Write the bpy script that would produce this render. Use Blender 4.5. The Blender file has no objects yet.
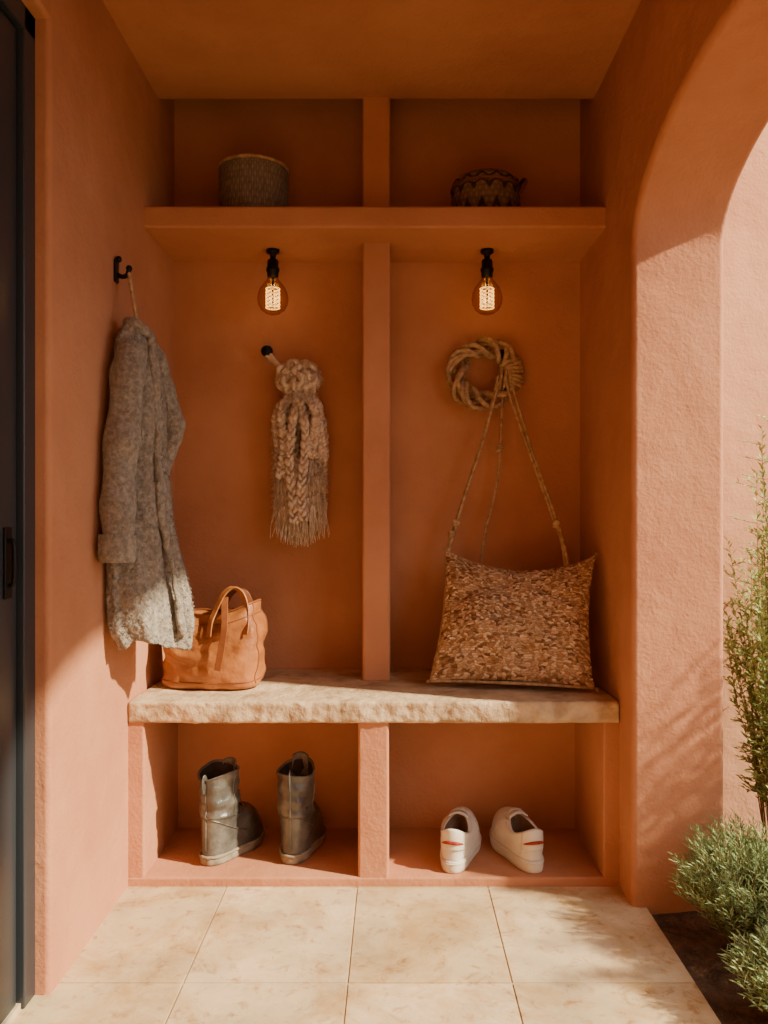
import bpy, bmesh, math, random
from math import sin, cos, pi, radians
from mathutils import Vector, Matrix, noise
random.seed(7)
scene = bpy.context.scene
XL, XR, YB = -0.664, 0.563, 2.42
XO = .782
CEIL = 2.10
BT = 0.463   # bench top

# ------------------------------------------------------------- materials
def newmat(name):
    m = bpy.data.materials.new(name); m.use_nodes = True
    nt = m.node_tree; b = nt.nodes['Principled BSDF']
    return m, nt, b
def N(nt, t, **kw):
    n = nt.nodes.new(t)
    for k, v in kw.items():
        if k in n.inputs: n.inputs[k].default_value = v
        else: setattr(n, k, v)
    return n
def s2l(c):
    return tuple(((x/255)/12.92 if x/255 <= .04045 else ((x/255+.055)/1.055)**2.4) for x in c)+(1,)
def noisy_mat(name, c1, c2, scale=3, rough=.9, bump=.3, bscale=120, bdist=.004, big=0.0, bigscale=9, spec=.2, detail=6, c3=None, sheen=0, stretch=None):
    m, nt, b = newmat(name)
    tc = N(nt, 'ShaderNodeTexCoord')
    src = tc.outputs['Object']
    if stretch:
        mp = N(nt, 'ShaderNodeMapping'); mp.inputs['Scale'].default_value = stretch
        nt.links.new(src, mp.inputs[0]); src = mp.outputs[0]
    n1 = N(nt, 'ShaderNodeTexNoise', Scale=scale, Detail=detail, Roughness=.6)
    nt.links.new(src, n1.inputs['Vector'])
    cr = N(nt, 'ShaderNodeValToRGB')
    cr.color_ramp.elements[0].position = .35; cr.color_ramp.elements[0].color = s2l(c1)
    cr.color_ramp.elements[1].position = .65; cr.color_ramp.elements[1].color = s2l(c2)
    if c3:
        e = cr.color_ramp.elements.new(.5); e.color = s2l(c3)
    nt.links.new(n1.outputs[0], cr.inputs[0]); nt.links.new(cr.outputs[0], b.inputs['Base Color'])
    b.inputs['Roughness'].default_value = rough
    b.inputs['Specular IOR Level'].default_value = spec
    if sheen: b.inputs['Sheen Weight'].default_value = sheen
    n2 = N(nt, 'ShaderNodeTexNoise', Scale=bscale, Detail=4, Roughness=.6)
    nt.links.new(src, n2.inputs['Vector'])
    bp = N(nt, 'ShaderNodeBump', Strength=bump, Distance=bdist)
    nt.links.new(n2.outputs[0], bp.inputs['Height'])
    last = bp
    if big:
        n3 = N(nt, 'ShaderNodeTexNoise', Scale=bigscale, Detail=3, Roughness=.5)
        nt.links.new(src, n3.inputs['Vector'])
        bp2 = N(nt, 'ShaderNodeBump', Strength=big, Distance=.02)
        nt.links.new(n3.outputs[0], bp2.inputs['Height']); nt.links.new(bp.outputs[0], bp2.inputs['Normal'])
        last = bp2
    nt.links.new(last.outputs[0], b.inputs['Normal'])
    return m
def attr_mat(name, rough=.9, bump=.3, bscale=300, bdist=.002, mixn=.35, spec=.2, nscale=40, pits=False):
    m, nt, b = newmat(name)
    a = N(nt, 'ShaderNodeAttribute'); a.attribute_name = 'Col'
    tc = N(nt, 'ShaderNodeTexCoord')
    n1 = N(nt, 'ShaderNodeTexNoise', Scale=nscale, Detail=7, Roughness=.65)
    nt.links.new(tc.outputs['Object'], n1.inputs['Vector'])
    mr = N(nt, 'ShaderNodeMapRange'); mr.inputs[1].default_value=.3; mr.inputs[2].default_value=.7
    mr.inputs[3].default_value = 1-mixn; mr.inputs[4].default_value = 1+mixn*.5
    nt.links.new(n1.outputs[0], mr.inputs[0])
    hs = N(nt, 'ShaderNodeHueSaturation')
    nt.links.new(a.outputs['Color'], hs.inputs['Color']); nt.links.new(mr.outputs[0], hs.inputs['Value'])
    colout = hs.outputs[0]
    n2 = N(nt, 'ShaderNodeTexNoise', Scale=bscale, Detail=3)
    nt.links.new(tc.outputs['Object'], n2.inputs['Vector'])
    if pits:
        for sc_,lo,hi,col in ((26,.54,.69,(.64,.47,.32,1)),(4.5,.45,.63,(.80,.67,.50,1))):
            n4 = N(nt, 'ShaderNodeTexNoise', Scale=sc_, Detail=9, Roughness=.72, Distortion=.6)
            nt.links.new(tc.outputs['Object'], n4.inputs['Vector'])
            r4 = N(nt, 'ShaderNodeMapRange'); r4.inputs[1].default_value=lo; r4.inputs[2].default_value=hi
            nt.links.new(n4.outputs[0], r4.inputs[0])
            mx = N(nt, 'ShaderNodeMixRGB'); mx.blend_type='MULTIPLY'; mx.inputs[2].default_value=col
            nt.links.new(r4.outputs[0], mx.inputs[0]); nt.links.new(colout, mx.inputs[1]); colout = mx.outputs[0]
    nt.links.new(colout, b.inputs['Base Color'])
    b.inputs['Roughness'].default_value = rough; b.inputs['Specular IOR Level'].default_value = spec
    bp = N(nt, 'ShaderNodeBump', Strength=bump, Distance=bdist)
    nt.links.new(n2.outputs[0], bp.inputs['Height']); nt.links.new(bp.outputs[0], b.inputs['Normal'])
    return m
def plain(name, c, rough=.5, metal=0, spec=.5):
    m, nt, b = newmat(name)
    b.inputs['Base Color'].default_value = s2l(c); b.inputs['Roughness'].default_value = rough
    b.inputs['Metallic'].default_value = metal; b.inputs['Specular IOR Level'].default_value = spec
    return m

M_pl = noisy_mat('terracotta_plaster', (181,123,89), (196,138,102), scale=3.5, bump=.42, bscale=120, bdist=.004, big=.25, bigscale=14, detail=8)
M_plout = noisy_mat('garden_plaster', (204,150,114), (216,163,126), scale=2.0, bump=.4, bscale=110, bdist=.004, big=.3, bigscale=10)
M_stone = noisy_mat('bench_stone', (164,136,104), (212,186,150), scale=11, bump=.75, bscale=55, bdist=.006, big=.35, bigscale=25, c3=(196,168,132), detail=9)
M_tile = attr_mat('travertine', rough=.55, bump=.3, bscale=60, bdist=.003, mixn=.28, nscale=5, spec=.3, pits=True)
M_grout = noisy_mat('grout', (186,164,132), (205,184,152), scale=20)
M_soil = noisy_mat('soil', (80,58,42), (122,92,68), scale=25, bump=1, bscale=60, bdist=.02)
M_ground = noisy_mat('ground', (84,78,58), (110,98,74), scale=3, bump=.5, bscale=40, bdist=.01)
M_black = plain('black_iron', (22,21,21), .45, .6)
M_door = plain('black_door', (52,57,62), .32, .2)
M_glassd = plain('glass_dark_room', (18,20,22), .08, 0, .6)  # opaque pane; darkness of the unlit room behind is put into its colour
M_wool = noisy_mat('wool_boucle', (126,117,105), (170,159,144), scale=85, rough=1, bump=.9, bscale=170, bdist=.006, sheen=.15, c3=(148,138,124), spec=.05, big=.4, bigscale=60)
M_leather = noisy_mat('tan_leather', (142,84,40), (178,114,62), scale=9, rough=.4, bump=.35, bscale=90, bdist=.003, spec=.5, big=.35, bigscale=18)
M_leatherd = noisy_mat('tan_leather_dark', (112,60,28), (138,80,40), scale=12, rough=.5, bump=.3, bscale=90, bdist=.002, spec=.4)
M_boot = noisy_mat('boot_leather', (58,57,53), (106,103,95), scale=14, rough=.34, bump=.4, bscale=80, bdist=.003, spec=.7, c3=(80,77,71), big=.3, bigscale=25)
M_sole = noisy_mat('worn_sole', (108,100,84), (152,142,122), scale=30, rough=.8, bump=.4)
M_dark = noisy_mat('dark_lining', (45,36,30), (66,54,44), scale=30)
M_snk = noisy_mat('sneaker_canvas', (212,202,186), (226,218,204), scale=12, rough=.7, bump=.3, bscale=400, bdist=.001)
M_snks = noisy_mat('sneaker_rubber', (208,198,178), (222,214,196), scale=14, rough=.55, bump=.1)
M_snkin = noisy_mat('sneaker_lining', (120,92,70), (150,118,92), scale=30)
M_red = noisy_mat('heel_mark_red', (140,44,32), (168,66,48), scale=60)
M_yarn = noisy_mat('yarn', (188,162,136), (228,206,180), scale=60, rough=1, bump=.7, bscale=260, bdist=.003, spec=.05)
M_rope = noisy_mat('jute_rope', (150,120,88), (198,166,128), scale=70, rough=.95, bump=.6, bscale=300, bdist=.002, spec=.05)
M_weave = attr_mat('woven_jute', bump=.5, bscale=350, bdist=.002, mixn=.22, nscale=70, spec=.05)
M_basket = attr_mat('basket_weave', bump=.5, bscale=200, mixn=.3, nscale=60, spec=.1)
M_leaf = noisy_mat('leaf_green', (122,146,80), (176,194,124), scale=12, rough=.6, bump=0)
M_leaf2 = noisy_mat('leaf_sage', (130,158,102), (182,204,146), scale=12, rough=.6, bump=0)
M_stem = noisy_mat('stem', (110,90,60), (130,110,80), scale=20)

# ------------------------------------------------------------- mesh helpers
def link(o, parent=None):
    scene.collection.objects.link(o)
    if parent: o.parent = parent
    return o
def empty(name, loc=(0,0,0), rz=0):
    e = bpy.data.objects.new(name, None); e.empty_display_size = .05
    e.location = loc; e.rotation_euler = (0,0,rz); scene.collection.objects.link(e); return e
def mk(name, verts, faces, mat, parent=None, smooth=True, cols=None):
    me = bpy.data.meshes.new(name); me.from_pydata([tuple(v) for v in verts], [], faces); me.update()
    if smooth: me.polygons.foreach_set('use_smooth', [True]*len(me.polygons))
    if cols:
        a = me.color_attributes.new('Col', 'FLOAT_COLOR', 'POINT')
        flat = [x for c in cols for x in c]; a.data.foreach_set('color', flat)
    o = bpy.data.objects.new(name, me); me.materials.append(mat)
    return link(o, parent)
def fixn(o):
    bm = bmesh.new(); bm.from_mesh(o.data); bmesh.ops.recalc_face_normals(bm, faces=bm.faces); bm.to_mesh(o.data); bm.free()
def box(name, x0,x1,y0,y1,z0,z1, mat, parent=None, bev=.006, seg=3):
    bm = bmesh.new(); bmesh.ops.create_cube(bm, size=1)
    for v in bm.verts:
        v.co = Vector(((x0+x1)/2+v.co.x*(x1-x0), (y0+y1)/2+v.co.y*(y1-y0), (z0+z1)/2+v.co.z*(z1-z0)))
    if bev: bmesh.ops.bevel(bm, geom=bm.edges[:], offset=bev, segments=seg, profile=.5, affect='EDGES')
    me = bpy.data.meshes.new(name); bm.to_mesh(me); bm.free(); me.materials.append(mat)
    if bev: me.polygons.foreach_set('use_smooth', [True]*len(me.polygons))
    o = bpy.data.objects.new(name, me)
    if bev:
        md = o.modifiers.new('wn','WEIGHTED_NORMAL'); md.keep_sharp=True
    return link(o, parent)
def rough_box(name, x0,x1,y0,y1,z0,z1, mat, step=.01, amp=.003, parent=None, sc=18, rnd=.008):
    bm = bmesh.new()
    def grid(o,u,v):
        nu=max(1,round(u.length/step)); nv=max(1,round(v.length/step))
        g=[[bm.verts.new(o+u*(i/nu)+v*(j/nv)) for j in range(nv+1)] for i in range(nu+1)]
        for i in range(nu):
            for j in range(nv): bm.faces.new((g[i][j],g[i+1][j],g[i+1][j+1],g[i][j+1]))
    A=Vector((x0,y0,z0)); dx=Vector((x1-x0,0,0)); dy=Vector((0,y1-y0,0)); dz=Vector((0,0,z1-z0))
    grid(A,dy,dx); grid(A+dz,dx,dy); grid(A,dx,dz); grid(A+dy,dz,dx); grid(A,dz,dy); grid(A+dx,dy,dz)
    bmesh.ops.remove_doubles(bm, verts=bm.verts, dist=1e-5)
    c=(A+A+dx+dy+dz)/2; h=Vector((abs(x1-x0),abs(y1-y0),abs(z1-z0)))/2
    for v in bm.verts:
        p=v.co-c
        q=Vector((max(-h.x+rnd,min(h.x-rnd,p.x)),max(-h.y+rnd,min(h.y-rnd,p.y)),max(-h.z+rnd,min(h.z-rnd,p.z))))
        d=p-q
        if d.length>0:
            n=d.normalized(); base=q+n*rnd
        else: base=p; n=Vector((0,0,0))
        w=noise.noise(v.co*sc)*amp+noise.noise(v.co*sc*3.1)*amp*.6
        if n.y<-.4: w=w*1.7+abs(noise.noise(v.co*sc*1.7+Vector((5,5,5))))*-amp*1.2
        else: w*=.55
        v.co=c+base+n*(w-amp*.4)
    bmesh.ops.recalc_face_normals(bm, faces=bm.faces)
    me=bpy.data.meshes.new(name); bm.to_mesh(me); bm.free(); me.materials.append(mat)
    me.polygons.foreach_set('use_smooth', [True]*len(me.polygons))
    return link(bpy.data.objects.new(name, me), parent)
def loft(name, rings, mat, parent=None, cap0=True, cap1=True, cols=None, smooth=True):
    n=len(rings[0]); V=[p for r in rings for p in r]; F=[]
    for i in range(len(rings)-1):
        for j in range(n):
            F.append((i*n+j, i*n+(j+1)%n, (i+1)*n+(j+1)%n, (i+1)*n+j))
    if cap0: F.append(tuple(range(n))[::-1])
    if cap1: F.append(tuple((len(rings)-1)*n+j for j in range(n)))
    o=mk(name,V,F,mat,parent,smooth,cols); fixn(o); return o
def cr_path(pts, n):
    P=[Vector(p) for p in pts]; out=[]
    if len(P)==2: return [P[0].lerp(P[1],i/n) for i in range(n+1)]
    P=[2*P[0]-P[1]]+P+[2*P[-1]-P[-2]]
    m=len(P)-3
    for i in range(n+1):
        t=i/n*m; k=min(int(t),m-1); f=t-k; a,b,c,d=P[k:k+4]
        out.append(.5*((2*b)+(c-a)*f+(2*a-5*b+4*c-d)*f*f+(3*b-a-3*c+d)*f**3))
    return out
def tube_data(path, rad, seg=10, twist=0, lobes=3, depth=.0, closed=False, flat=1.0):
    V=[];F=[]; n=len(path); up=None; L=0
    for i,p in enumerate(path):
        a=path[i-1] if (i>0 or closed) else path[0]; b=path[(i+1)%n] if (i<n-1 or closed) else path[-1]
        t=(b-a).normalized()
        if up is None:
            up=Vector((0,0,1)) if abs(t.z)<.9 else Vector((1,0,0))
        u=(up-t*up.dot(t)).normalized(); w=t.cross(u); up=u
        if i>0: L+=(p-path[i-1]).length
        r=rad(i/(n-1)) if callable(rad) else rad
        for j in range(seg):
            th=2*pi*j/seg
            rr=r*(1+depth*(abs(cos(lobes*.5*(th+twist*L)))-.6)) if depth else r
            V.append(p+u*cos(th)*rr*flat+w*sin(th)*rr)
    for i in range(n if closed else n-1):
        for j in range(seg):
            k=(i+1)%n
            F.append((i*seg+j, i*seg+(j+1)%seg, k*seg+(j+1)%seg, k*seg+j))
    if not closed:
        F.append(tuple(range(seg))[::-1]); F.append(tuple((n-1)*seg+j for j in range(seg)))
    return V,F
class Acc:
    def __init__(s): s.V=[];s.F=[]
    def add(s,VF):
        o=len(s.V); s.V+=VF[0]; s.F+=[tuple(i+o for i in f) for f in VF[1]]
    def make(s,name,mat,parent=None,smooth=True): return mk(name,s.V,s.F,mat,parent,smooth)
def tube(name, pts, rad, mat, parent=None, n=24, **kw):
    V,F=tube_data(cr_path(pts,n),rad,**kw); return mk(name,V,F,mat,parent)
def lathe(name, prof, mat, parent=None, seg=32, loc=(0,0,0)):
    rings=[[Vector((r*cos(2*pi*j/seg)+loc[0], r*sin(2*pi*j/seg)+loc[1], z+loc[2])) for j in range(seg)] for r,z in prof]
    return loft(name, rings, mat, parent)

# ------------------------------------------------------------- room shell
YF=0.5
def wall_arch():
    cy,a,b,z0=1.400,.490,.215,1.56
    pts=[(YF,-.03),(YF,2.35),(2.6,2.35),(2.6,-.03),(cy+a,-.03)]
    for i in range(0,57):
        t=pi*i/56
        c=cos(t); s=sin(t)
        pts.append((cy+a*c, z0+b*s))
    pts.append((cy-a,-.03))
    bm=bmesh.new()
    f=bm.faces.new([bm.verts.new((XR,y,z)) for y,z in pts])
    r=bmesh.ops.extrude_face_region(bm, geom=[f])
    for v in r['geom']:
        if isinstance(v,bmesh.types.BMVert): v.co.x=XO
    bmesh.ops.recalc_face_normals(bm, faces=bm.faces)
    me=bpy.data.meshes.new('wall_right'); bm.to_mesh(me); bm.free(); me.materials.append(M_pl)
    o=bpy.data.objects.new('wall_right',me); link(o)
    md=o.modifiers.new('b','BEVEL'); md.width=.014; md.segments=5; md.limit_method='ANGLE'; md.angle_limit=radians(40)
    me.polygons.foreach_set('use_smooth',[True]*len(me.polygons))
    md=o.modifiers.new('wn','WEIGHTED_NORMAL')
wall_arch()
wl=empty('wall_left')
box('plaster_far',-.88,XL,1.545,2.6,-.03,2.33,M_pl,wl,bev=.012)
box('plaster_header',-.88,XL,.5,1.56,1.885,CEIL+.01,M_pl,wl,bev=.010)
box('plaster_near',-.88,XL,-1.6,.62,-.03,CEIL,M_pl,wl,bev=.010)
box('wall_back',-.88,XO,YB,2.62,-.03,2.35,M_pl,bev=0)
ce=empty('ceiling')
box('ceiling_main',-.88,XO-.005,-1.6,2.262,CEIL,CEIL+.24,M_pl,ce,bev=.010)
box('ceiling_niche',-.88,XO-.005,2.25,2.6,CEIL+.15,CEIL+.24,M_pl,ce,bev=0)
box('light_block_beam',-.88,XO-.005,-1.2,-.95,1.62,CEIL+.02,M_pl,ce,bev=.01)  # unseen beam added behind the camera to keep front light off the niche
box('wall_garden',XO+.003,3.6,2.3,2.5,-.03,3.0,M_plout,bev=.01)
box('light_block_wall',-3.5,3.0,-3.7,-3.5,-.03,2.9,M_plout,bev=.01)  # unseen wall added opposite the porch to block horizon light
box('ground',-9,9,-9,9,-.2,-.035,M_ground,bev=0)
def soil():
    V=[];F=[];nx,ny=60,90
    for i in range(nx+1):
        for j in range(ny+1):
            x=.575+2.4*i/nx; y=-.6+2.9*j/ny
            z=-.012+.012*noise.noise(Vector((x*9,y*9,0)))+.008*noise.noise(Vector((x*40,y*40,3)))
            V.append((x,y,z))
    for i in range(nx):
        for j in range(ny):
            k=i*(ny+1)+j; F.append((k,k+ny+1,k+ny+2,k+1))
    mk('soil_bed',V,F,M_soil)
soil()
def floor():
    e=empty('floor')
    box('grout_bed',-.9,.597,-1.27,2.45,-.034,-.0022,M_grout,e,bev=0)
    xs=[-.90,-.744,-.418,-.092,.234,.599]
    ys=[2.45,1.99,1.585,1.18,.775,.37,-.035,-.44,-.845,-1.25]
    bm=bmesh.new(); lay=bm.verts.layers.float_color.new('Col')
    for j in range(len(ys)-1):
        X=xs
        for i in range(len(X)-1):
            x0,x1,y1,y0=X[i],X[i+1],ys[j],ys[j+1]
            g=.0010
            b2=bmesh.ops.create_cube(bm,size=1)
            vs=b2['verts']
            for v in vs: v.co=Vector(((x0+x1)/2+v.co.x*(x1-x0-2*g),(y0+y1)/2+v.co.y*(y1-y0-2*g),-.01+v.co.z*.02))
            k=random.uniform(-14,8); c=s2l((222+k,198+k*1.0,160+k*1.2))
            es=list({ed for v in vs for ed in v.link_edges})
            r=bmesh.ops.bevel(bm,geom=es,offset=.0016,segments=2,affect='EDGES')
            for v in r['verts']: v[lay]=c
            for v in vs:
                if v.is_valid: v[lay]=c
    me=bpy.data.meshes.new('tiles'); bm.to_mesh(me); bm.free(); me.materials.append(M_tile)
    link(bpy.data.objects.new('tiles',me),e)
floor()

# ------------------------------------------------------------- door
def door():
    e=empty('door_1')
    box('frame_far',-.775,-.693,1.50,1.556,0,1.89,M_door,e,bev=.003)
    box('frame_near',-.775,-.693,.61,.66,0,1.89,M_door,e,bev=.003)
    box('frame_top',-.775,-.693,.61,1.556,1.84,1.895,M_door,e,bev=.003)
    box('stile_far',-.765,-.705,1.405,1.494,.012,1.835,M_door,e,bev=.003)
    box('stile_inner_bead',-.752,-.698,1.398,1.410,.10,1.76,M_door,e,bev=.002)
    box('stile_near',-.765,-.705,.666,.755,.012,1.835,M_door,e,bev=.003)
    box('rail_bottom',-.765,-.705,.74,1.42,.012,.20,M_door,e,bev=.003)
    box('rail_top',-.765,-.705,.74,1.42,1.74,1.835,M_door,e,bev=.003)
    box('rail_mid',-.760,-.708,.74,1.42,1.0,1.03,M_door,e,bev=.003)
    box('glass',-.742,-.730,.74,1.42,.19,1.75,M_glassd,e,bev=0)
    box('threshold',-.80,-.70,.61,1.556,0,.012,M_grout,e,bev=0)
    box('handle_plate',-.706,-.700,1.442,1.468,.775,.905,M_black,e,bev=.002)
    tube('handle_grip',[(-.702,1.455,.88),(-.694,1.455,.88),(-.691,1.455,.865),(-.691,1.455,.815),(-.694,1.455,.80),(-.702,1.455,.80)],.004,M_black,e)
door()

# ------------------------------------------------------------- bench / cubbies / shelf
be=empty('storage_bench')
box('stile_left',XL-.01,-.624,1.998,2.33,0,.415,M_pl,be,bev=.006)
box('stile_right',XR-.040,XR+.01,1.998,2.33,0,.415,M_pl,be,bev=.006)
box('stile_middle',-.090,-.013,1.998,2.33,0,.415,M_pl,be,bev=.007)
box('base_slab',XL-.01,XR+.01,1.996,2.33,-.01,.023,M_pl,be,bev=.006)
box('cubby_back',XL-.01,XR+.01,2.31,2.43,0,.415,M_pl,be,bev=0)
rough_box('seat_stone',XL+.0005,XR-.0005,1.987,2.425,.408,BT+.001,M_stone,step=.006,amp=.0030,parent=be)
box('wall_shelf',XL-.005,XR+.005,2.126,2.43,1.691,1.75,M_pl,None,bev=.008)
pw=empty('partition_wall')
box('divider_above_shelf',-.089,-.011,2.245,2.43,1.745,CEIL+.16,M_pl,pw,bev=.008)
box('divider_below_shelf',-.089,-.011,2.245,2.43,BT-.005,1.70,M_pl,pw,bev=.008)

# ------------------------------------------------------------- pendant bulbs
def glassmat():
    m=bpy.data.materials.new('bulb_glass'); m.use_nodes=True; nt=m.node_tree
    nt.nodes.clear(); out=N(nt,'ShaderNodeOutputMaterial')
    tr=N(nt,'ShaderNodeBsdfTransparent'); tr.inputs[0].default_value=(1,.88,.68,1)
    t2=N(nt,'ShaderNodeBsdfTransparent'); t2.inputs[0].default_value=(.55,.34,.18,1)
    gl=N(nt,'ShaderNodeBsdfGlossy'); gl.inputs['Roughness'].default_value=.05; gl.inputs[0].default_value=(1,.9,.75,1)
    lw=N(nt,'ShaderNodeLayerWeight'); lw.inputs[0].default_value=.30
    mx=N(nt,'ShaderNodeMixShader'); m2=N(nt,'ShaderNodeMixShader'); m2.inputs[0].default_value=.14
    nt.links.new(lw.outputs['Facing'],mx.inputs[0]); nt.links.new(tr.outputs[0],mx.inputs[1]); nt.links.new(t2.outputs[0],mx.inputs[2])
    nt.links.new(mx.outputs[0],m2.inputs[1]); nt.links.new(gl.outputs[0],m2.inputs[2]); nt.links.new(m2.outputs[0],out.inputs[0])
    return m
M_bulb=glassmat()
M_fil,nt_,b_=newmat('filament'); b_.inputs['Base Color'].default_value=(.5,.25,.08,1); b_.inputs['Emission Color'].default_value=(1,.58,.14,1); b_.inputs['Emission Strength'].default_value=3.6
def bulb(X):
    e=empty('edison_bulb_lamp',(X,2.305,1.691))
    lathe('canopy',[(.0,0),(.019,0),(.019,-.008),(.014,-.012),(.009,-.014),(.008,-.026),(.013,-.028),(.016,-.032),(.016,-.050),(.019,-.053),(.019,-.062),(.0165,-.064),(.0160,-.078),(.0,-.078)],M_black,e)
    lathe('glass',[(.0150,-.076),(.017,-.086),(.026,-.097),(.036,-.110),(.042,-.125),(.0445,-.141),(.042,-.157),(.034,-.172),(.021,-.182),(.008,-.1865),(.001,-.187)],M_bulb,e,seg=48)
    A=Acc()
    for k in range(6):
        a=2*pi*k/6
        for q in range(5):
            z0=-.112-.0110*q; z1=z0-.0110
            for s_ in (.5,-.5):
                b=2*pi*(k+s_)/6
                r=.020
                A.add(tube_data([Vector((r*cos(a),r*sin(a),z0)),Vector((r*cos(b),r*sin(b),(z0+z1)/2)),Vector((r*cos(a),r*sin(a),z1))],.0009,seg=5))
    for z,r in ((-.112,.020),(-.167,.020)):
        A.add(tube_data([Vector((r*cos(2*pi*i/20),r*sin(2*pi*i/20),z)) for i in range(20)],.0010,seg=6,closed=True))
    A.make('filament',M_fil,e)
    lathe('filament_support',[(.003,-.076),(.003,-.165),(.001,-.168)],M_black,e,seg=10)
    l=bpy.data.lights.new('bulb_glow','POINT'); l.energy=.12; l.color=(1,.6,.28); l.shadow_soft_size=.012
    o=bpy.data.objects.new('bulb_glow',l); o.location=(0,-.008,-.136); link(o,e)
bulb(-.349); bulb(.268)

def iron_hook(name,x,y,z,parentrot=0):
    e=empty(name,(x,y,z),parentrot)
    V,F=tube_data([Vector((0,0,0)),Vector((0,-.006,0))],.014,seg=20); mk('rose',V,F,M_black,e)
    tube('peg',[(0,-.004,0),(0,-.02,0),(0,-.032,.003)],.006,M_black,e)
    rr=[]
    for i in range(9):
        a=pi*i/8; rr.append([Vector((max(.0002,sin(a))*.018*cos(2*pi*j/16), -.036+.012*cos(a), .004+max(.0002,sin(a))*.018*sin(2*pi*j/16))) for j in range(16)])
    loft('knob',rr,M_black,e)
    return e
# ------------------------------------------------------------- tassel
def tassel():
    e=empty('yarn_tassel')
    cx,cy=-.283,2.362
    A=Acc(); random.seed(3)
    A.add(tube_data(cr_path([(-.320,2.370,1.362),(-.355,2.376,1.380),(-.386,2.386,1.412),(-.379,2.39,1.432),(-.366,2.382,1.402),(-.320,2.37,1.345)],24),.0065,seg=8,twist=300,depth=.3))
    for k in range(76):
        ua=random.uniform(0,2*pi); ur=math.sqrt(random.random())
        a=random.uniform(-1.5,1.5)
        c=Vector((cx+.052*ur*cos(ua),cy-.008+random.uniform(-.030,.008)*(1-.5*ur),1.331+.040*ur*sin(ua)))
        r=random.uniform(.009,.019)
        ax=Vector((cos(a),random.uniform(-.8,.8),sin(a))).normalized(); bx=Vector((-sin(a)*.9,random.uniform(-.8,.2),cos(a))).normalized()
        P=[c+ax*r*cos(2*pi*i/26)+bx*r*.9*sin(2*pi*i/26)+Vector((0,.006*sin(4*pi*i/26),0)) for i in range(26)]
        P=[Vector((p.x,min(p.y,2.405),p.z)) for p in P]
        A.add(tube_data(P,random.uniform(.0055,.0090),seg=9,twist=190,depth=.5,closed=True))
    for k in range(4):
        P=[Vector((cx+.034*cos(2*pi*i/24),cy+.022*sin(2*pi*i/24),1.284-.009*k+.004*sin(2*pi*i/24+k))) for i in range(24)]
        A.add(tube_data(P,.006,seg=8,twist=200,depth=.35,closed=True))
    ns=12
    for k in range(ns):
        a=2*pi*k/ns+.2
        x0=.024*cos(a); y0=.012*sin(a)
        x1=.066*cos(a)+.006; y1=.030*sin(a)
        zend=1.00+random.uniform(-.10,.10)
        ph=random.uniform(0,6); wp=random.uniform(0,6); fr=random.uniform(32,42)
        for strand in range(3):
            pts=[]; po=strand*2*pi/3
            for i in range(110):
                t=i/109; am=.0110*(.55+.45*t); q=t*fr+ph+po
                wid_=1-(1-min(1,t*3.2))**2
                pts.append(Vector((cx+x0+(x1-x0)*wid_+am*sin(q)+.006*sin(t*7+wp), min(2.400,cy-.006+y0+(y1-y0)*wid_+am*.6*sin(2*q)), 1.285+(zend-1.285)*t)))
            A.add(tube_data(pts,lambda t:.0070*(.9+.2*sin(t*37+wp)),seg=9,twist=120,lobes=3,depth=.45))
    A.make('knotted_yarn',M_yarn,e)
    B=Acc()
    for k in range(560):
        a=random.uniform(0,2*pi); r=math.sqrt(random.random())
        x=cx+.066*r*cos(a)+.006; y=cy-.006+.028*r*sin(a)
        z0=1.06+random.uniform(-.06,.05); z1=.842+random.uniform(-.014,.06)+.03*r*abs(cos(a))
        sx=random.uniform(-.016,.016)+(x-cx)*.10; wv=lambda:random.uniform(-.008,.008)
        pts=[(x,y,z0),(x+sx*.3+wv(),y,z0*.6+z1*.4),(x+sx*.7+wv(),y+wv()*.5,z0*.3+z1*.7),(x+sx+wv(),min(2.41,y+wv()*.5),z1)]
        B.add(tube_data(cr_path(pts,9),lambda t:.0019*(1-.5*t),seg=5))
    def wz(z):
        if z>1.292: return .058*math.sqrt(max(.05,1-((z-1.331)/.05)**2))
        return .034+.036*min(1,(1.292-z)/.08)
    for k in range(2400):
        a=random.uniform(pi*.9,2.1*pi); z=random.uniform(.95,1.378)
        p=Vector((cx+.004+wz(z)*cos(a),cy-.004+.034*sin(a),z)); d=Vector((cos(a)*.8+random.uniform(-.6,.6),sin(a)*.4,random.uniform(-1,.3))).normalized()*random.uniform(.006,.018)
        q=p+d; q.y=min(q.y,2.41); p.y=min(p.y,2.405)
        B.add(tube_data([p,(p+q)/2+Vector((random.uniform(-.003,.003),0,.003)),q],.0007,seg=3))
    B.make('fringe',M_yarn,e)
iron_hook('wall_hook',-.379,YB,1.412)
tassel()

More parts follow.
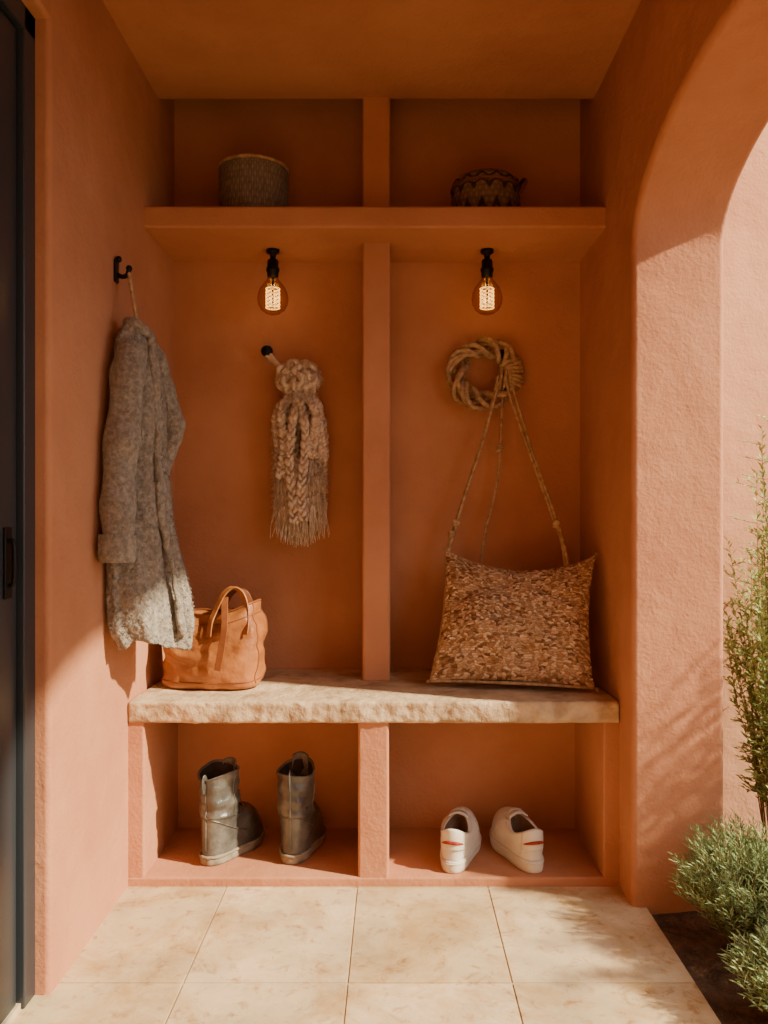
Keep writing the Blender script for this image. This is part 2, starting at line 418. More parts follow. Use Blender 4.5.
# ------------------------------------------------------------- rope wreath
def wreath():
    e=empty('rope_coil_wreath')
    cx,cy,cz=.268,2.375,1.345
    A=Acc(); random.seed(9)
    for k in range(6):
        ph=k*pi/3+random.uniform(-.3,.3); n=170
        P=[]; q=(2,3,4,3,2,3)[k]
        for i in range(n):
            t=2*pi*i/n
            r=.084+.021*cos(q*t+ph)+.006*sin(5*t+k)
            P.append(Vector((cx+r*cos(t)*1.02,min(2.404,cy+.020*sin(q*t+ph)-.006+.006*sin(3*t+k*2)),cz+r*.96*sin(t))))
        A.add(tube_data(P,.0074,seg=10,twist=230,depth=.45,closed=True))
    for k in range(7):
        t=-.35+.13*k; c=Vector((cx+.084*cos(t),cy-.004,cz+.084*sin(t)))
        rad=Vector((cos(t+.15*sin(k*9)),0,sin(t+.15*sin(k*9))))
        P=[c+rad*.029*cos(2*pi*i/24)+Vector((0,-.028*sin(2*pi*i/24),0)) for i in range(24)]
        P=[Vector((p.x,min(p.y,2.41),p.z)) for p in P]
        A.add(tube_data(P,.0068,seg=10,twist=220,depth=.4,closed=True))
    A.make('coiled_rope',M_rope,e)
    B=Acc()
    for k in range(500):
        t=random.uniform(0,2*pi); s=random.choice((-1,1)); r=.084+s*random.uniform(.015,.027)
        p=Vector((cx+r*cos(t),cy-.012,cz+r*sin(t))); d=Vector((cos(t)*s+random.uniform(-.8,.8),random.uniform(-.6,.1),sin(t)*s+random.uniform(-.8,.8))).normalized()*random.uniform(.004,.013)
        B.add(tube_data([p,p+d*.5+Vector((0,0,.001)),p+d],.0005,seg=3))
    B.make('stray_fibres',M_rope,e)
    iron=iron_hook('peg_hook',cx+.055,YB,cz+.055); iron.parent=e
wreath()

# ------------------------------------------------------------- woven bag
def woven_bag():
    e=empty('woven_shoulder_bag')
    TL=Vector((.152,2.325,.826)); TR=Vector((.545,2.165,.816)); BL=Vector((.098,2.150,.482)); BR=Vector((.522,2.085,.476))
    n=390; random.seed(11)
    nx,nz=34,58
    rowc={}
    def cc(kind,i,j):
        if (kind,i,j) not in rowc:
            r=random.random()
            if kind: rowc[(kind,i,j)]=(158,120,86) if r<.10 else ((206,170,132) if r<.6 else (232,202,166))
            else: rowc[(kind,i,j)]=(134,98,70) if r<.18 else ((176,138,102) if r<.7 else (204,168,130))
        return rowc[(kind,i,j)]
    offs=[random.uniform(0,1) for _ in range(400)]
    wid=(TR-TL).normalized(); upv=(TL-BL).normalized(); nrm=(BR-BL).normalized().cross(upv).normalized()
    if nrm.y>0: nrm=-nrm
    V=[];F=[];C=[]
    for side in (0,1):
        for a in range(n+1):
            for b in range(n+1):
                u=a/n; v=b/n; U=2*u-1; W=2*v-1
                p=BL.lerp(BR,u).lerp(TL.lerp(TR,u),v)
                p=p+Vector((0,0,-.056*max(0,1-U*U)**.9*max(0,v)**3))
                p=p+wid*(-.016*U*(1-W*W))
                p=p-upv*(-.010*(1-U*U)*(1-v)**4)
                th=.078*(max(0,(1-abs(U)**3.0)*(1-abs(W)**3.0)))**.55
                th*=1-.3*max(0,v-.4)
                m_=min(1,(1-abs(U))*5)*min(1,(1-abs(W))*5)
                fold=.010*noise.noise(Vector((U*3,W*3,side*5)))+.014*noise.noise(Vector((U*1.5+4,W*1.5,side*5)))
                fold+=-.014*math.exp(-((U+.05+.25*(1-W))/.10)**2)*max(0,W+.1)
                fold+=-.010*math.exp(-((W-.55+.5*abs(U))/.08)**2)
                th+=fold*m_
                du=.9*noise.noise(Vector((u*30,v*40,1)))+.9*noise.noise(Vector((u*5,v*6,8))); dv=.8*noise.noise(Vector((u*32,v*26,7)))+1.3*noise.noise(Vector((u*4,v*4,3)))
                fz=v*nz+dv; cj=math.floor(fz); lz=fz-cj
                # loose irregular dashes: every row slipped by its own amount
                fx=u*nx*(.92+.16*offs[(cj+60)%200])+du+2*offs[(cj+50)%200]*.8+(cj%2); ci=math.floor(fx); lx=fx-ci
                over=ci%2==0
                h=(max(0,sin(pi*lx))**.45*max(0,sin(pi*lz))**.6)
                irr=.6+1.2*(noise.noise(Vector((ci*.9,cj*.9,2)))+.5)
                dsp=.0055*h*irr*(1.2 if over else .5)
                sgn=1 if side==0 else -.7
                q=p+nrm*sgn*(th+dsp)
                q.x=min(q.x,XR-.004); q.z=max(q.z,BT+.006)
                V.append(q)
                col=cc(1,ci,cj) if over else cc(0,ci,cj)
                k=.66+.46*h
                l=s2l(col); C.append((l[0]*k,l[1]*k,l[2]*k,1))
        off=side*(n+1)**2
        for a in range(n):
            for b in range(n):
                k=off+a*(n+1)+b
                f=(k,k+n+1,k+n+2,k+1)
                F.append(f if side==0 else f[::-1])
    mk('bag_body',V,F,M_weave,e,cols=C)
    A=Acc()
    def edge(P,Q,sag=0,nn=60,side=0):
        pts=[]
        for i in range(nn+1):
            t=i/nn; p=P.lerp(Q,t)+Vector((0,0,-sag*max(0,1-(2*t-1)**2)**.9)); p.x=min(p.x,XR-.006); p.z=max(p.z,BT+.009)
            if side: p=p+wid*(side*.016*(1-(2*t-1)**2))
            pts.append(p)
        A.add(tube_data(pts,.0045,seg=8,twist=300,depth=.45))
    edge(TL,TR,.056); edge(BL,BR,-.004); edge(BL,TL,0,60,1)
    A.make('piping',M_rope,e)
    T=Acc()
    for c,d0 in ((TR,Vector((.3,0,.7))),(TL,Vector((-.6,0,.5))),(BL,Vector((-.8,0,-.1))),(BR,Vector((.7,0,-.1)))):
        for k in range(26):
            d=(d0+Vector((random.uniform(-.5,.5),random.uniform(-.5,.2),random.uniform(-.3,.3)))).normalized()*random.uniform(.006,.014)
            q=c+d; q.x=min(q.x,XR-.002)
            T.add(tube_data([c,(c+q)/2,q],.0012,seg=4))
    T.make('corner_tufts',M_rope,e)
    S=Acc()
    def rope(pts,r=.0046,nn=90): S.add(tube_data(cr_path(pts,nn),r,seg=9,twist=330,depth=.45))
    rope([(.318,2.345,1.335),(.300,2.338,1.29),(.255,2.335,1.13),(.205,2.33,.98),(.175,2.325,.88),(.156,2.322,.815)])
    rope([(.305,2.342,1.335),(.288,2.34,1.26),(.246,2.337,1.11),(.200,2.335,.97),(.165,2.33,.86),(.152,2.325,.82)],.0040)
    rope([(.335,2.345,1.33),(.355,2.335,1.27),(.40,2.30,1.10),(.445,2.25,.95),(.470,2.22,.85),(.480,2.20,.78)])
    rope([(.325,2.34,1.33),(.345,2.33,1.25),(.392,2.30,1.10),(.437,2.252,.95),(.463,2.222,.86),(.474,2.205,.78)],.0040)
    rope([(.322,2.36,1.32),(.318,2.365,1.22),(.312,2.365,1.08),(.295,2.36,.98),(.268,2.345,.88),(.252,2.33,.79)],.0040)
    for c in [(.182,2.328,.90),(.168,2.326,.868),(.312,2.362,1.12),(.455,2.238,.90)]:
        c=Vector(c)
        for k in range(3):
            P=[c+Vector((.008*cos(2*pi*i/16),.008*sin(2*pi*i/16),.004*k+.004*cos(2*pi*i/16+k))) for i in range(16)]
            S.add(tube_data(P,.004,seg=8,closed=True,twist=300,depth=.3))
    for x in (.314,.326,.340):
        c=Vector((x,2.372,1.33))
        P=[c+Vector((.004*sin(2*pi*i/20),.034*cos(2*pi*i/20),.036*sin(2*pi*i/20))) for i in range(20)]
        P=[Vector((p.x,min(p.y,2.412),p.z)) for p in P]
        S.add(tube_data(P,.0045,seg=8,closed=True,twist=300,depth=.3))
    S.make('rope_straps',M_rope,e)
woven_bag()

# ------------------------------------------------------------- coat
def coat():
    e=empty('wool_coat')
    ZT=1.385
    keys=[(1.385,-.620,1.880,-.606,1.930,.016),(1.370,-.626,1.86,-.600,1.945,.028),(1.335,-.634,1.845,-.590,1.958,.034),(1.25,-.644,1.84,-.574,1.970,.040),
          (1.155,-.650,1.835,-.566,1.975,.043),(1.058,-.655,1.835,-.570,1.975,.044),(.916,-.655,1.83,-.556,1.98,.048),
          (.82,-.655,1.825,-.534,1.99,.052),(.725,-.652,1.82,-.514,2.0,.052),(.66,-.645,1.82,-.506,2.0,.050),(.618,-.622,1.83,-.510,1.995,.044)]
    def key(z):
        for a,b in zip(keys,keys[1:]):
            if z<=a[0] and z>=b[0]:
                t=(a[0]-z)/(a[0]-b[0]); return [a[i]+(b[i]-a[i])*t for i in range(6)]
        return list(keys[-1])
    rings=[]; nr=150; seg=140
    for i in range(nr+1):
        z=ZT-(ZT-.618)*i/nr; k=key(z)
        L=Vector((k[1],k[2],0)); R=Vector((k[3],k[4],0)); C=(L+R)/2; A=(R-L)/2
        B=Vector((A.y,-A.x,0)).normalized()*k[5]
        ring=[]
        dn=(ZT-z)/.78
        for j in range(seg):
            th=2*pi*j/seg
            f=1+ (.06+.20*dn)*sin(5*th+2.0*z*3)+ .10*dn*sin(9*th+4-z*5)
            n_=noise.noise(Vector((cos(th)*1.8,sin(th)*1.8,z*7)))*.20+noise.noise(Vector((cos(th)*5,sin(th)*5,z*22)))*.07
            p=C+A*cos(th)*(1+n_*.5)+B*sin(th)*(f+n_)
            p.z=z+ (.012*sin(3*th+1)+.012*noise.noise(Vector((cos(th)*2,sin(th)*2,3))))*dn**3 + .010*cos(th)*-dn
            m=.0030*noise.noise(p*150)
            p+= (p-C-Vector((0,0,p.z))).normalized()*m
            p.x=max(p.x,XL+.004)
            ring.append(p)
        rings.append(ring)
    last=rings[-1]; c=sum(last,Vector())/len(last)
    rings.append([c+(p-c)*.9+Vector((0,0,.004)) for p in last]); rings.append([c+(p-c)*.85+Vector((0,0,.08)) for p in last])
    loft('coat_body',rings,M_wool,e)
    def sleeve(name,pts,r0,r1,seed=0):
        path=cr_path(pts,90); V,F=tube_data(path,lambda t:(r0+(r1-r0)*t)*(min(1,.35+t*6))*(1+.05*sin(t*26)+.035*sin(t*51)),seg=48)
        V2=[]
        for v in V:
            d=noise.noise(v*20+Vector((seed,0,0)))*.010+noise.noise(v*150)*.003
            w=Vector((v.x+d,v.y-d,v.z)); w.x=max(w.x,XL+.005); V2.append(w)
        mk(name,V2,F,M_wool,e)
    sleeve('sleeve_front',[(-.612,1.885,1.335),(-.611,1.845,1.27),(-.616,1.815,1.12),(-.620,1.797,.97),(-.619,1.790,.835)],.037,.036)
    sleeve('sleeve_back',[(-.594,1.940,1.345),(-.574,1.965,1.27),(-.553,1.980,1.19),(-.545,1.980,1.13),(-.566,1.970,1.07),(-.584,1.950,1.0)],.028,.022,5)
    V,F=tube_data(cr_path([(-.6195,1.790,.885),(-.619,1.789,.822)],10),lambda t:.0385+.003*sin(t*pi),seg=48)
    mk('cuff',[Vector((max(v.x+noise.noise(v*60)*.004,XL+.004),v.y+noise.noise(v*150)*.003,v.z)) for v in V],F,M_wool,e)
    P=[]
    for i in range(30):
        t=2*pi*i/30
        P.append(Vector((-.608+.022*cos(t),1.905+.036*sin(t),1.366+.014*cos(t+2.4))))
    A=Acc(); A.add(tube_data(P,.013,seg=14,closed=True))
    A.make('collar',M_wool,e)
    sl=[]
    for i in range(60):
        t=i/59; z=1.36-.72*t
        k=key(z); L=Vector((k[1],k[2],0)); R=Vector((k[3],k[4],0)); C=(L+R)/2; Ax=(R-L)/2; B=Vector((Ax.y,-Ax.x,0)).normalized()*k[5]
        if B.y>0: B=-B
        p=C+Ax*(.15+.25*t)+B*1.0; sl.append(Vector((p.x,p.y,z)))
    V,F=tube_data(sl,lambda t:.011+.004*sin(t*14),seg=12,flat=.8)
    mk('front_placket',[Vector((v.x+noise.noise(v*30)*.006,v.y+noise.noise(v*140)*.003,v.z)) for v in V],F,M_wool,e)
    random.seed(21); G=Acc()
    for k in range(3200):
        i=random.randint(4,nr-1); j=random.randrange(seg); p=rings[i][j]
        kk=key(p.z); C=Vector(((kk[1]+kk[3])/2,(kk[2]+kk[4])/2,p.z)); o=(p-C).normalized()
        d=(o*.7+Vector((random.uniform(-1,1),random.uniform(-1,1),random.uniform(-1,.4)))*.8).normalized()*random.uniform(.003,.008)
        q=p+d; q.x=max(q.x,XL+.003)
        G.add(tube_data([p,(p+q)/2+o*.002,q],.0007,seg=3))
    G.make('wool_fuzz',M_wool,e)
    A=Acc()
    A.add(tube_data(cr_path([(-.612,1.925,1.365),(-.618,1.912,1.42),(-.628,1.903,1.49),(-.628,1.899,1.500),(-.626,1.893,1.49),(-.612,1.885,1.42),(-.606,1.89,1.365)],40),.0036,seg=8,twist=400,depth=.3))
    A.make('hanging_loop',M_rope,e)
coat()
def coat_hook():
    e=empty('coat_hook')
    box('plate',XL,XL+.007,1.892,1.914,1.480,1.535,M_black,e,bev=.003)
    tube('prong',[(XL+.004,1.904,1.500),(XL+.018,1.902,1.494),(XL+.030,1.90,1.497),(XL+.035,1.90,1.510)],.0055,M_black,e)
    lathe('ball',[(.0005,-.008),(.0055,-.006),(.008,0),(.0055,.006),(.0005,.008)],M_black,e,seg=16,loc=(XL+.035,1.90,1.513))
    lathe('finial',[(.0005,-.008),(.0055,-.006),(.008,0),(.0055,.006),(.0005,.008)],M_black,e,seg=16,loc=(XL+.009,1.903,1.536))
coat_hook()

# ------------------------------------------------------------- leather tote
def tote():
    e=empty('leather_tote_bag',(-.490,2.180,BT+.004),radians(-6))
    rings=[];n=110;nr=56;H=.222
    def sect(t,th):
        hw=.137-.028*t+.010*sin(pi*t); hd=.072-.026*t+.014*sin(pi*t)
        c,s=cos(th),sin(th)
        ex=.55-.1*t
        x=hw*math.copysign(abs(c)**ex,c); y=hd*math.copysign(abs(s)**(ex+.15),s)
        return x,y
    for i in range(nr+1):
        t=i/nr; ring=[]
        for j in range(n):
            th=2*pi*j/n; x,y=sect(t,th)
            z=H*t
            if t<.08: k=.90+.10*math.sqrt(max(0,1-(1-t/.08)**2)); x*=k;y*=k
            nn=noise.noise(Vector((x*11,y*11,z*11)))*.016+noise.noise(Vector((x*26,y*26,z*34)))*.009
            nn+=-.007*max(0,sin(z*75+x*16+1.5))*(.3+t)*math.exp(-((x+.05)/.09)**2)
            y+=nn*(.4+t); x+=nn*.8
            z+= t*( -.024*(1-(x/.12)**2) + .012*(x/.12) )
            z-= .012*abs(noise.noise(Vector((x*10,y*6,1))))*t
            x+= .010*t
            ring.append(Vector((x,y,z)))
        rings.append(ring)
    top=rings[-1]; c=sum(top,Vector())/n
    rings.append([c+(p-c)*.965+Vector((0,0,.001)) for p in top])
    for k in range(1,8):
        rings.append([Vector((c.x+(p.x-c.x)*.94,c.y+(p.y-c.y)*.90,p.z-.02*k)) for p in top])
    loft('bag_body',rings,M_leather,e)
    A=Acc()
    A.add(tube_data([p for p in top],.0032,seg=8,closed=True))
    def around(i,off):
        c=sum(rings[i],Vector())/n
        return [p+(Vector((p.x-c.x,p.y-c.y,0)).normalized()*off) for p in rings[i]]
    A.add(tube_data(around(48,.0003),.0016,seg=6,closed=True))
    A.add(tube_data(around(5,.0003),.0020,seg=6,closed=True))
    for j in (int(n*.545),int(n*.955),int(n*.455),int(n*.045)):
        A.add(tube_data([rings[i][j] for i in range(3,nr+1)],.0022,seg=6))
    A.make('seams',M_leatherd,e)
    def strip(pts,w,th,name,mat=M_leatherd,wd=Vector((1,0,0))):
        path=cr_path(pts,50);V=[];F=[]
        for i,p in enumerate(path):
            a=path[max(0,i-1)];b=path[min(len(path)-1,i+1)];t=(b-a).normalized()
            w_=(wd-t*wd.dot(t)).normalized(); nn=t.cross(w_)
            V+= [p+w_*w+nn*th,p-w_*w+nn*th,p-w_*w-nn*th,p+w_*w-nn*th]
        for i in range(len(path)-1):
            for j in range(4): F.append((i*4+j,i*4+(j+1)%4,i*4+4+(j+1)%4,i*4+4+j))
        F.append((3,2,1,0)); k=(len(path)-1)*4; F.append((k,k+1,k+2,k+3))
        o=mk(name,V,F,mat,e,smooth=False); fixn(o)
        b=o.modifiers.new('b','BEVEL'); b.width=.0012; b.segments=2
    strip([(.010,-.074,.14),(.012,-.066,.175),(.020,-.052,.205),(.040,-.040,.250),(.064,-.034,.266),(.088,-.034,.250),(.102,-.042,.215),(.106,-.052,.175),(.106,-.062,.145)],.008,.0022,'handle_front',M_leather,Vector((1,-.5,0)))
    strip([(.010,.040,.17),(.020,.036,.215),(.040,.028,.246),(.060,.026,.254),(.083,.030,.240),(.096,.042,.19),(.098,.048,.155)],.008,.0022,'handle_back',M_leatherd,Vector((1,.5,0)))
    strip([(.040,-.030,.240),(.046,-.052,.218),(.054,-.078,.170),(.050,-.092,.11),(.040,-.093,.055)],.009,.002,'tie_strap',M_leatherd)
tote()

# ------------------------------------------------------------- footwear
def outline(th,L,W,ex=.82):
    c,s=cos(th),sin(th)
    y=L/2*math.copysign(abs(c)**ex,c); f=(y/(L/2)+1)/2
    w=W/2*(.82+.26*math.exp(-((f-.66)/.26)**2)-.06*math.exp(-((f-.40)/.15)**2))
    x=w*math.copysign(abs(s)**ex,s)
    return x,y
def sole(e,L,W,h,mat,name='sole',oy=0,z0=0):
    n=72;rings=[]
    for z,k in ((0,.975),(.003,1.0),(h*.35,1.02),(h*.5,1.012),(h*.65,1.02),(h-.003,1.015),(h,1.0)):
        rings.append([Vector((outline(2*pi*j/n,L,W)[0]*k,oy+outline(2*pi*j/n,L,W)[1]*(1+(k-1)*.5),z+z0)) for j in range(n)])
    loft(name,rings,mat,e)
def boot(name,loc,rz,lx=0,ly=0):
    e=empty(name,loc,rz); L,W=.240,.106; n=72
    sole(e,L,W,.020,M_sole)
    rings=[]
    h0=.018
    yc,lc,wc=-.058,.058,.0465
    for i in range(23):
        t=i/22; f=sin(t*pi/2)**.9; g=(1-cos(t*pi/2))**.75
        ring=[]
        for j in range(n):
            th=2*pi*j/n; x0,y0=outline(th,L*.975,W*.95)
            x1=wc*sin(th); y1=yc+lc*cos(th)
            x=x0+(x1-x0)*g; y=y0+(y1-y0)*g
            z=h0+.100*f
            z+=.008*sin(pi*t)*max(0,cos(th))
            ring.append(Vector((x,y,z)))
        rings.append(ring)
    zt=h0+.100
    for i in range(1,33):
        t=i/32; ring=[]
        for j in range(n):
            th=2*pi*j/n
            wr=.0026*sin(t*19+sin(th)*2)*(1-t)*(.5+.5*abs(cos(th)))
            ww=wc*(1+.04*t)-.001*sin(pi*t); ll=lc*(1-.02*t)
            nn=noise.noise(Vector((cos(th)*1.5,sin(th)*1.5,t*4+loc[0]*9)))*.006
            x=(ww+wr+nn)*sin(th)+lx*t; y=yc-.004*t+(ll+wr+nn)*cos(th)+ly*t
            z=zt+.112*t+ t*t*(.008*cos(th)+.006*sin(2*th+loc[0]*20))
            ring.append(Vector((x,y,z)))
        rings.append(ring)
    top=rings[-1]; c=sum(top,Vector())/n
    rings.append([c+(p-c)*.97+Vector((0,0,.003)) for p in top])
    rings.append([c+(p-c)*.92+Vector((0,0,-.001)) for p in top])
    loft('upper',rings,M_boot,e,cap1=False)
    inner=[[c+(p-c)*.92+Vector((0,0,-.001)) for p in top]]
    for k in range(1,5): inner.append([Vector((c.x+(p.x-c.x)*.80,c.y+(p.y-c.y)*.82,p.z-.024*k)) for p in top])
    loft('lining',inner,M_dark,e,cap0=False)
    A=Acc()
    A.add(tube_data([p+Vector((0,0,.001)) for p in top],.0026,seg=8,closed=True))
    def onring(i,j,off=.001):
        p=rings[i][j%n]; cc=sum(rings[i],Vector())/n; d=Vector((p.x-cc.x,p.y-cc.y,0)).normalized(); return p+d*off
    A.add(tube_data([onring(i,n//2,.0005) for i in range(2,len(rings)-3)],.0028,seg=6))
    for sd in (1,-1):
        A.add(tube_data([onring(i,n//2+sd*18,.0005) for i in range(20,len(rings)-3)],.0018,seg=6))
        A.add(tube_data([onring(max(4,24-abs(k)),n//2+k,.0005) for k in (range(0,19) if sd>0 else range(0,-19,-1))],.0020,seg=6))
    A.make('seams',M_boot,e)
    W2=[Vector((outline(2*pi*j/n,L*1.0,W*1.0)[0],outline(2*pi*j/n,L*1.0,W*1.0)[1],.022)) for j in range(n)]
    B=Acc(); B.add(tube_data(W2,.0042,seg=8,closed=True,twist=500,depth=.35,lobes=2)); B.make('welt',M_sole,e)
    T=Acc()
    bx=top[n//2]
    T.add(tube_data(cr_path([bx+Vector((0,-.002,-.035)),bx+Vector((0,-.006,.0)),bx+Vector((0,-.001,.012)),bx+Vector((0,.006,.0)),bx+Vector((0,.008,-.02))],20),.006,seg=8,flat=.3))
    T.make('pull_tab',M_boot,e)
    V=[];F=[];nu,nv=10,10
    q=top[0]
    for i in range(nu+1):
        u=i/nu*2-1
        for j in range(nv+1):
            v=j/nv; V.append(Vector((q.x+u*.026*(1-.15*v), q.y-.008-.010*u*u+.012*v, q.z-.05+.066*v-.006*u*u*v)))
    for i in range(nu):
        for j in range(nv):
            k=i*(nv+1)+j;F.append((k,k+1,k+nv+2,k+nv+1))
    o=mk('tongue',V,F,M_boot,e); s=o.modifiers.new('s','SOLIDIFY'); s.thickness=.004
    Lc=Acc()
    for k in range(6):
        i=20+k*5
        if i>=len(rings)-3: break
        Lc.add(tube_data(cr_path([onring(i,-7,.001),onring(i,-3,.004),onring(i,0,.005),onring(i,3,.004),onring(i,7,.001)],14),.0022,seg=6))
    Lc.make('laces',M_dark,e)
    return e
CF=.0235
boot('ankle_boot',(-.436,2.168,CF),radians(-25),0,0)
boot('ankle_boot.001',(-.252,2.184,CF),radians(-8))

def sneaker(name,loc,rz):
    e=empty(name,loc,rz); L,W=.262,.100; n=80
    sole(e,L,W,.030,M_snks)
    A=Acc()
    A.add(tube_data([Vector((outline(2*pi*j/n,L*1.012,W*1.03)[0],outline(2*pi*j/n,L*1.012,W*1.03)[1],.024)) for j in range(n)],.0016,seg=6,closed=True))
    A.make('foxing_line',M_snk,e)
    rings=[]; yc,lc,wc=-.052,.068,.036
    nr=26
    for i in range(nr+1):
        t=i/nr; f=sin(t*pi/2)**.85; g=(1-cos(t*pi/2))**.8
        ring=[]
        for j in range(n):
            th=2*pi*j/n; x0,y0=outline(th,L*.97,W*.96)
            c=cos(th); H=.052+.026*max(0,-c)**2+.020*max(0,c)
            x1=wc*sin(th)*(1-.15*c); y1=yc+lc*c
            x=x0+(x1-x0)*g; y=y0+(y1-y0)*g; z=.028+H*f
            if c>0: z+=.010*sin(pi*t)*c
            x*=1+.05*sin(pi*t)
            ring.append(Vector((x,y,z)))
        rings.append(ring)
    top=rings[-1]; cc=sum(top,Vector())/n
    rings.append([Vector((cc.x+(p.x-cc.x)*.95,cc.y+(p.y-cc.y)*.97,p.z+.003)) for p in top])
    rings.append([Vector((cc.x+(p.x-cc.x)*.86,cc.y+(p.y-cc.y)*.92,p.z+.001)) for p in top])
    loft('upper',rings,M_snk,e,cap1=False)
    inner=[rings[-1]]
    for k in range(1,6): inner.append([Vector((cc.x+(p.x-cc.x)*(.86+.015*k),cc.y+(p.y-cc.y)*(.92+.005*k),max(.036,p.z-.011*k))) for p in top])
    inner.append([Vector((p.x*.93,cc.y+(p.y-cc.y)*.93,.036)) for p in inner[-1]])
    loft('lining',inner,M_snkin,e,cap0=False)
    def onr(i,j,off=.001):
        p=rings[i][j%n]; return p+Vector((p.x,p.y-yc,0)).normalized()*off+Vector((0,0,off*.5))
    def patch(nm,i0,i1,j0,j1,off,mat):
        V=[];F=[]; w=abs(j1-j0)+1
        for i in range(i0,i1+1):
            for j in range(j0,j1+1): V.append(onr(i,j,off))
        for i in range(i1-i0):
            for j in range(w-1):
                k=i*w+j; F.append((k,k+1,k+w+1,k+w))
        o=mk(nm,V,F,mat,e); s=o.modifiers.new('s','SOLIDIFY'); s.thickness=.0022; s.offset=0; return o
    h=n//2
    patch('heel_tab',5,nr-1,h-9,h+9,.0016,M_snks)
    R=Acc()
    P=[onr(9,h+k,.0030)+Vector((0,0,.0045*(1-abs(k/8.)**2)*.6)) for k in range(-8,9)]
    R.add(tube_data(cr_path(P,30),lambda t:.0006+.0038*sin(pi*t)**.6,seg=8))
    R.make('heel_mark',M_red,e)
    S=Acc()
    for sd in (1,-1):
        S.add(tube_data([onr(i,h+sd*10+int(-sd*(i-3)*.15),.0012) for i in range(2,nr)],.0011,seg=6))
        S.add(tube_data([onr(i,sd*int(13+ (nr-i)*.28),.0012) for i in range(6,nr)],.0013,seg=6))
    S.add(tube_data([onr(nr-3,j,.0010) for j in range(n)],.0011,seg=6,closed=True))
    S.make('stitching',M_snks,e)
    V=[];F=[];nu,nv=14,16
    for i in range(nu+1):
        u=i/nu*2-1
        for j in range(nv+1):
            v=j/nv
            y=.070-.085*v; z=.072+.040*v+.008*sin(pi*v)-.012*u*u
            V.append(Vector((u*(.021+.005*v),y,z)))
    for i in range(nu):
        for j in range(nv):
            k=i*(nv+1)+j;F.append((k,k+1,k+nv+2,k+nv+1))
    o=mk('tongue',V,F,M_snk,e); s=o.modifiers.new('s','SOLIDIFY'); s.thickness=.006; s.offset=0
    Lc=Acc()
    for k in range(5):
        y=.072-.016*k; z=.078+.0075*k+.008*sin(pi*(k*.2))
        Lc.add(tube_data(cr_path([(-.024,y,z-.010),(-.012,y-.003,z+.001),(0,y-.005,z+.004),(.012,y-.003,z+.001),(.024,y,z-.010)],14),.0026,seg=8,flat=.6))
    Lc.make('laces',M_snks,e)
    return e
sneaker('sneaker',(.174,2.142,CF),radians(-13))
sneaker('sneaker.001',(.328,2.142,CF),radians(14))

# ------------------------------------------------------------- baskets on the shelf
def basket(name,loc,prof,rows,cols_n,c1,c2,amp=.003,zig=False):
    e=empty(name,loc); n=180; rings=[];C=[];random.seed(5)
    m=len(prof)-1; NR=110
    for i in range(NR+1):
        t=i/NR*m; k=min(int(t),m-1); f=t-k; r=prof[k][0]*(1-f)+prof[k+1][0]*f; z=prof[k][1]*(1-f)+prof[k+1][1]*f
        ring=[]
        for j in range(n):
            th=2*pi*j/n; row=i/NR*rows; cell=j/n*cols_n
            over=(int(row)+int(cell))%2==0
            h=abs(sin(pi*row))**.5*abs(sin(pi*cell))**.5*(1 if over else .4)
            rr=r+amp*h if r>.01 else r
            ring.append(Vector((rr*cos(th),rr*sin(th),z+.002*noise.noise(Vector((cos(th)*3,sin(th)*3,z*9))))))
            a=s2l(c1);b=s2l(c2)
            q=.5+.5*noise.noise(Vector((int(row)*.9,int(cell)*.9,1)))
            if zig:
                zz=(j/n*14)%1; zz=abs(zz-.5)*2
                q=1 if abs(((i/NR*4)%1)-.2-.5*zz)<.14 else .1
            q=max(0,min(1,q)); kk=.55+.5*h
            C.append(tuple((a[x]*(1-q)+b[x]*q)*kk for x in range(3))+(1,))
        rings.append(ring)
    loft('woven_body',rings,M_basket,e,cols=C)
    return e
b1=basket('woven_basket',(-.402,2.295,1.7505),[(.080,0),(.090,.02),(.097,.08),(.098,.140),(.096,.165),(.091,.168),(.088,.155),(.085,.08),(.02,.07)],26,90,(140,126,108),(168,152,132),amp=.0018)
A=Acc(); A.add(tube_data([Vector((.097*cos(2*pi*i/60),.097*sin(2*pi*i/60),.165)) for i in range(60)],.005,seg=10,closed=True,twist=260,depth=.4)); A.make('rim',M_rope,b1)
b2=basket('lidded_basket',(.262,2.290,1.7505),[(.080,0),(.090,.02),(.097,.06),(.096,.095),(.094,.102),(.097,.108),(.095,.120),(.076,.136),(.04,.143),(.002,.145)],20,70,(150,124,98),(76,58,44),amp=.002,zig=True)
A=Acc()
A.add(tube_data(cr_path([(.090,-.055,.075),(.108,-.045,.112),(.106,.0,.135),(.096,.04,.115),(.088,.05,.08)],30),.005,seg=8,twist=200,depth=.35))
A.add(tube_data([Vector((.097*cos(2*pi*i/60),.097*sin(2*pi*i/60),.105)) for i in range(60)],.004,seg=8,closed=True,twist=260,depth=.4))
A.make('handles',M_leatherd,b2)

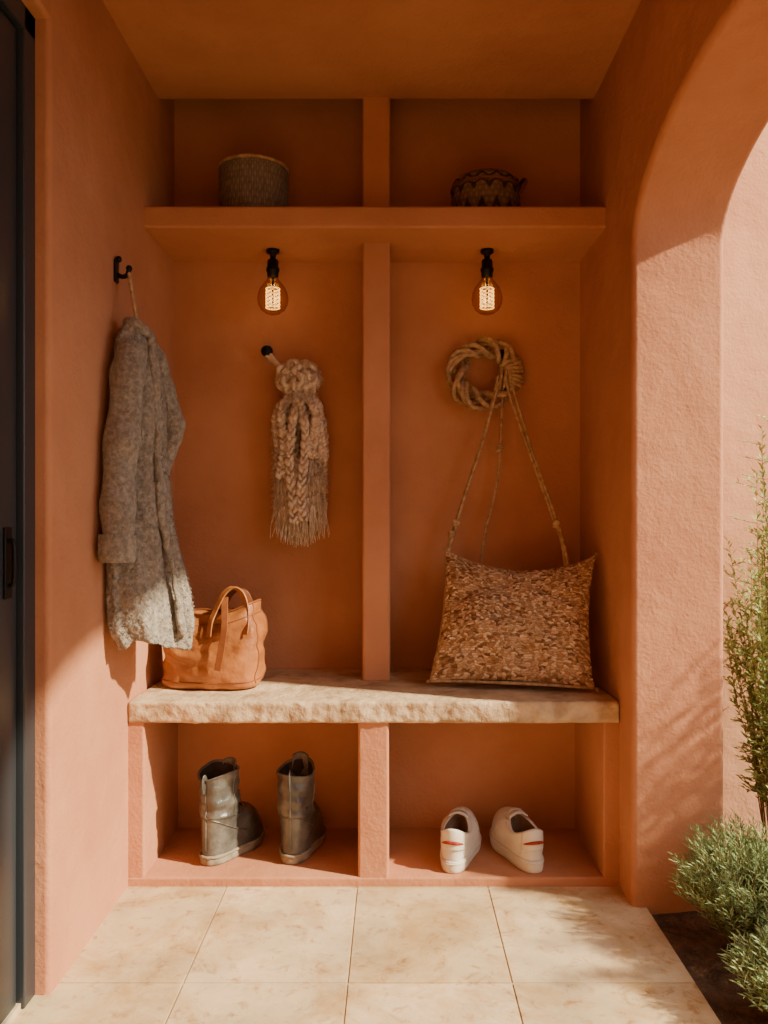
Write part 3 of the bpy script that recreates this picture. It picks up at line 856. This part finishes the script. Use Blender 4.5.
# ------------------------------------------------------------- plants
def leaf(A,p,d,l,w,nrm):
    s=d.cross(nrm).normalized()*w; m=p+d*l*.5+nrm*l*.06
    o=len(A.V); A.V+=[p,m+s,p+d*l,m-s]; A.F.append((o,o+1,o+2,o+3))
def shrub(name,cx,cy,R,H,ns,seed,leaf_l=.022,leaf_w=.0022,mat=M_leaf,nl=26,spread=1.0,z0=-.004,xmin=None,ymax=None,lean=(0,0),t0=.12,droop=0):
    random.seed(seed); e=empty(name,(cx,cy,0)); S=Acc();Lf=Acc()
    for k in range(ns):
        a=random.uniform(0,2*pi); r=math.sqrt(random.random())
        bx,by=.25*R*r*cos(a),.25*R*r*sin(a)
        h=H*random.uniform(.55,1)*(1-.35*r*r)
        tx,ty=R*r*cos(a)*spread+lean[0]*h,R*r*sin(a)*spread+lean[1]*h
        if xmin is not None: tx=max(tx,xmin-cx)
        if ymax is not None: ty=min(ty,ymax-cy)
        j=lambda s:random.uniform(-s,s)
        path=cr_path([(bx,by,z0),(bx*.6+tx*.3+j(.01),by*.6+ty*.3+j(.01),h*.35),(tx*.7+j(.015),ty*.7+j(.015),h*.7),(tx,ty,h)],14)
        S.add(tube_data(path,lambda t:.0018*(1.2-t),seg=4))
        for q in range(nl):
            t=t0+(1-t0)*q/nl; i=min(13,int(t*14)); f=t*14-i; p=path[i].lerp(path[i+1],min(1,f)); tg=(path[i+1]-path[i]).normalized()
            b=q*2.4+j(.6); u=Vector((cos(b),sin(b),0)); d=(u*.8+tg*.9+Vector((0,0,j(.3)))).normalized()
            leaf(Lf,p,d,leaf_l*random.uniform(.6,1.15),leaf_w,(tg*.8-u*.5+Vector((.01,0,.1))).normalized())
            if leaf_l>.024 and H>.9 and q%4==0:
                tw=(u+tg*.5+Vector((0,0,j(.3)))).normalized()*random.uniform(.03,.06)
                q1=p+tw
                q1.y=min(q1.y,2.28-cy)
                if xmin is not None: q1.x=max(q1.x,xmin-.03-cx)
                S.add(tube_data([p,(p+q1)/2,q1],.0008,seg=3))
                for m in range(7):
                    f2=(m+1)/7; pp=p.lerp(q1,f2); b2=m*2.4; u2=Vector((cos(b2),sin(b2),j(.5)))
                    leaf(Lf,pp,(u2*.8+tw.normalized()).normalized(),leaf_l*.7,leaf_w,Vector((.1,-.3,1)).normalized())
    S.make('stems',M_stem,e); Lf.make('leaves',mat,e,smooth=False)
shrub('lavender_bush',.775,1.735,.165,.28,620,1,leaf_l=.024,leaf_w=.0016,mat=M_leaf2,nl=26,ymax=1.870)
shrub('rosemary_bush',.750,1.470,.135,.17,480,2,leaf_l=.022,leaf_w=.0016,mat=M_leaf2,nl=24,xmin=.625)
shrub('rosemary_bush.001',1.09,1.785,.13,.98,34,4,leaf_l=.028,leaf_w=.0034,mat=M_leaf,nl=44)
shrub('olive_shrub',1.020,2.10,.150,1.30,56,6,leaf_l=.026,leaf_w=.0042,mat=M_leaf,nl=60,xmin=.85,ymax=2.26,t0=.25)
shrub('olive_shrub.001',1.60,1.25,.30,1.15,34,8,leaf_l=.05,leaf_w=.009,mat=M_leaf,nl=46)

# ------------------------------------------------------------- light
w=bpy.data.worlds.new('sky'); scene.world=w; w.use_nodes=True
bg=w.node_tree.nodes['Background']; bg.inputs[0].default_value=(.98,.97,.97,1); bg.inputs[1].default_value=2.15
sl=bpy.data.lights.new('sun','SUN'); sl.energy=12; sl.angle=radians(1.8); sl.color=(1,.85,.61)
so=bpy.data.objects.new('sun',sl); link(so)
so.rotation_euler=Vector((-1,.36,-.78)).to_track_quat('-Z','Y').to_euler(); so.location=(3,0,3)

# ------------------------------------------------------------- camera
cam=bpy.data.cameras.new('camera'); co=bpy.data.objects.new('camera',cam); link(co)
co.location=(0,0,.9275); co.rotation_euler=(radians(90),0,0)
cam.sensor_width=36; cam.sensor_fit='AUTO'; cam.lens=28.125; cam.shift_x=-10/1024; cam.shift_y=3/1024
cam.clip_start=.02
scene.camera=co
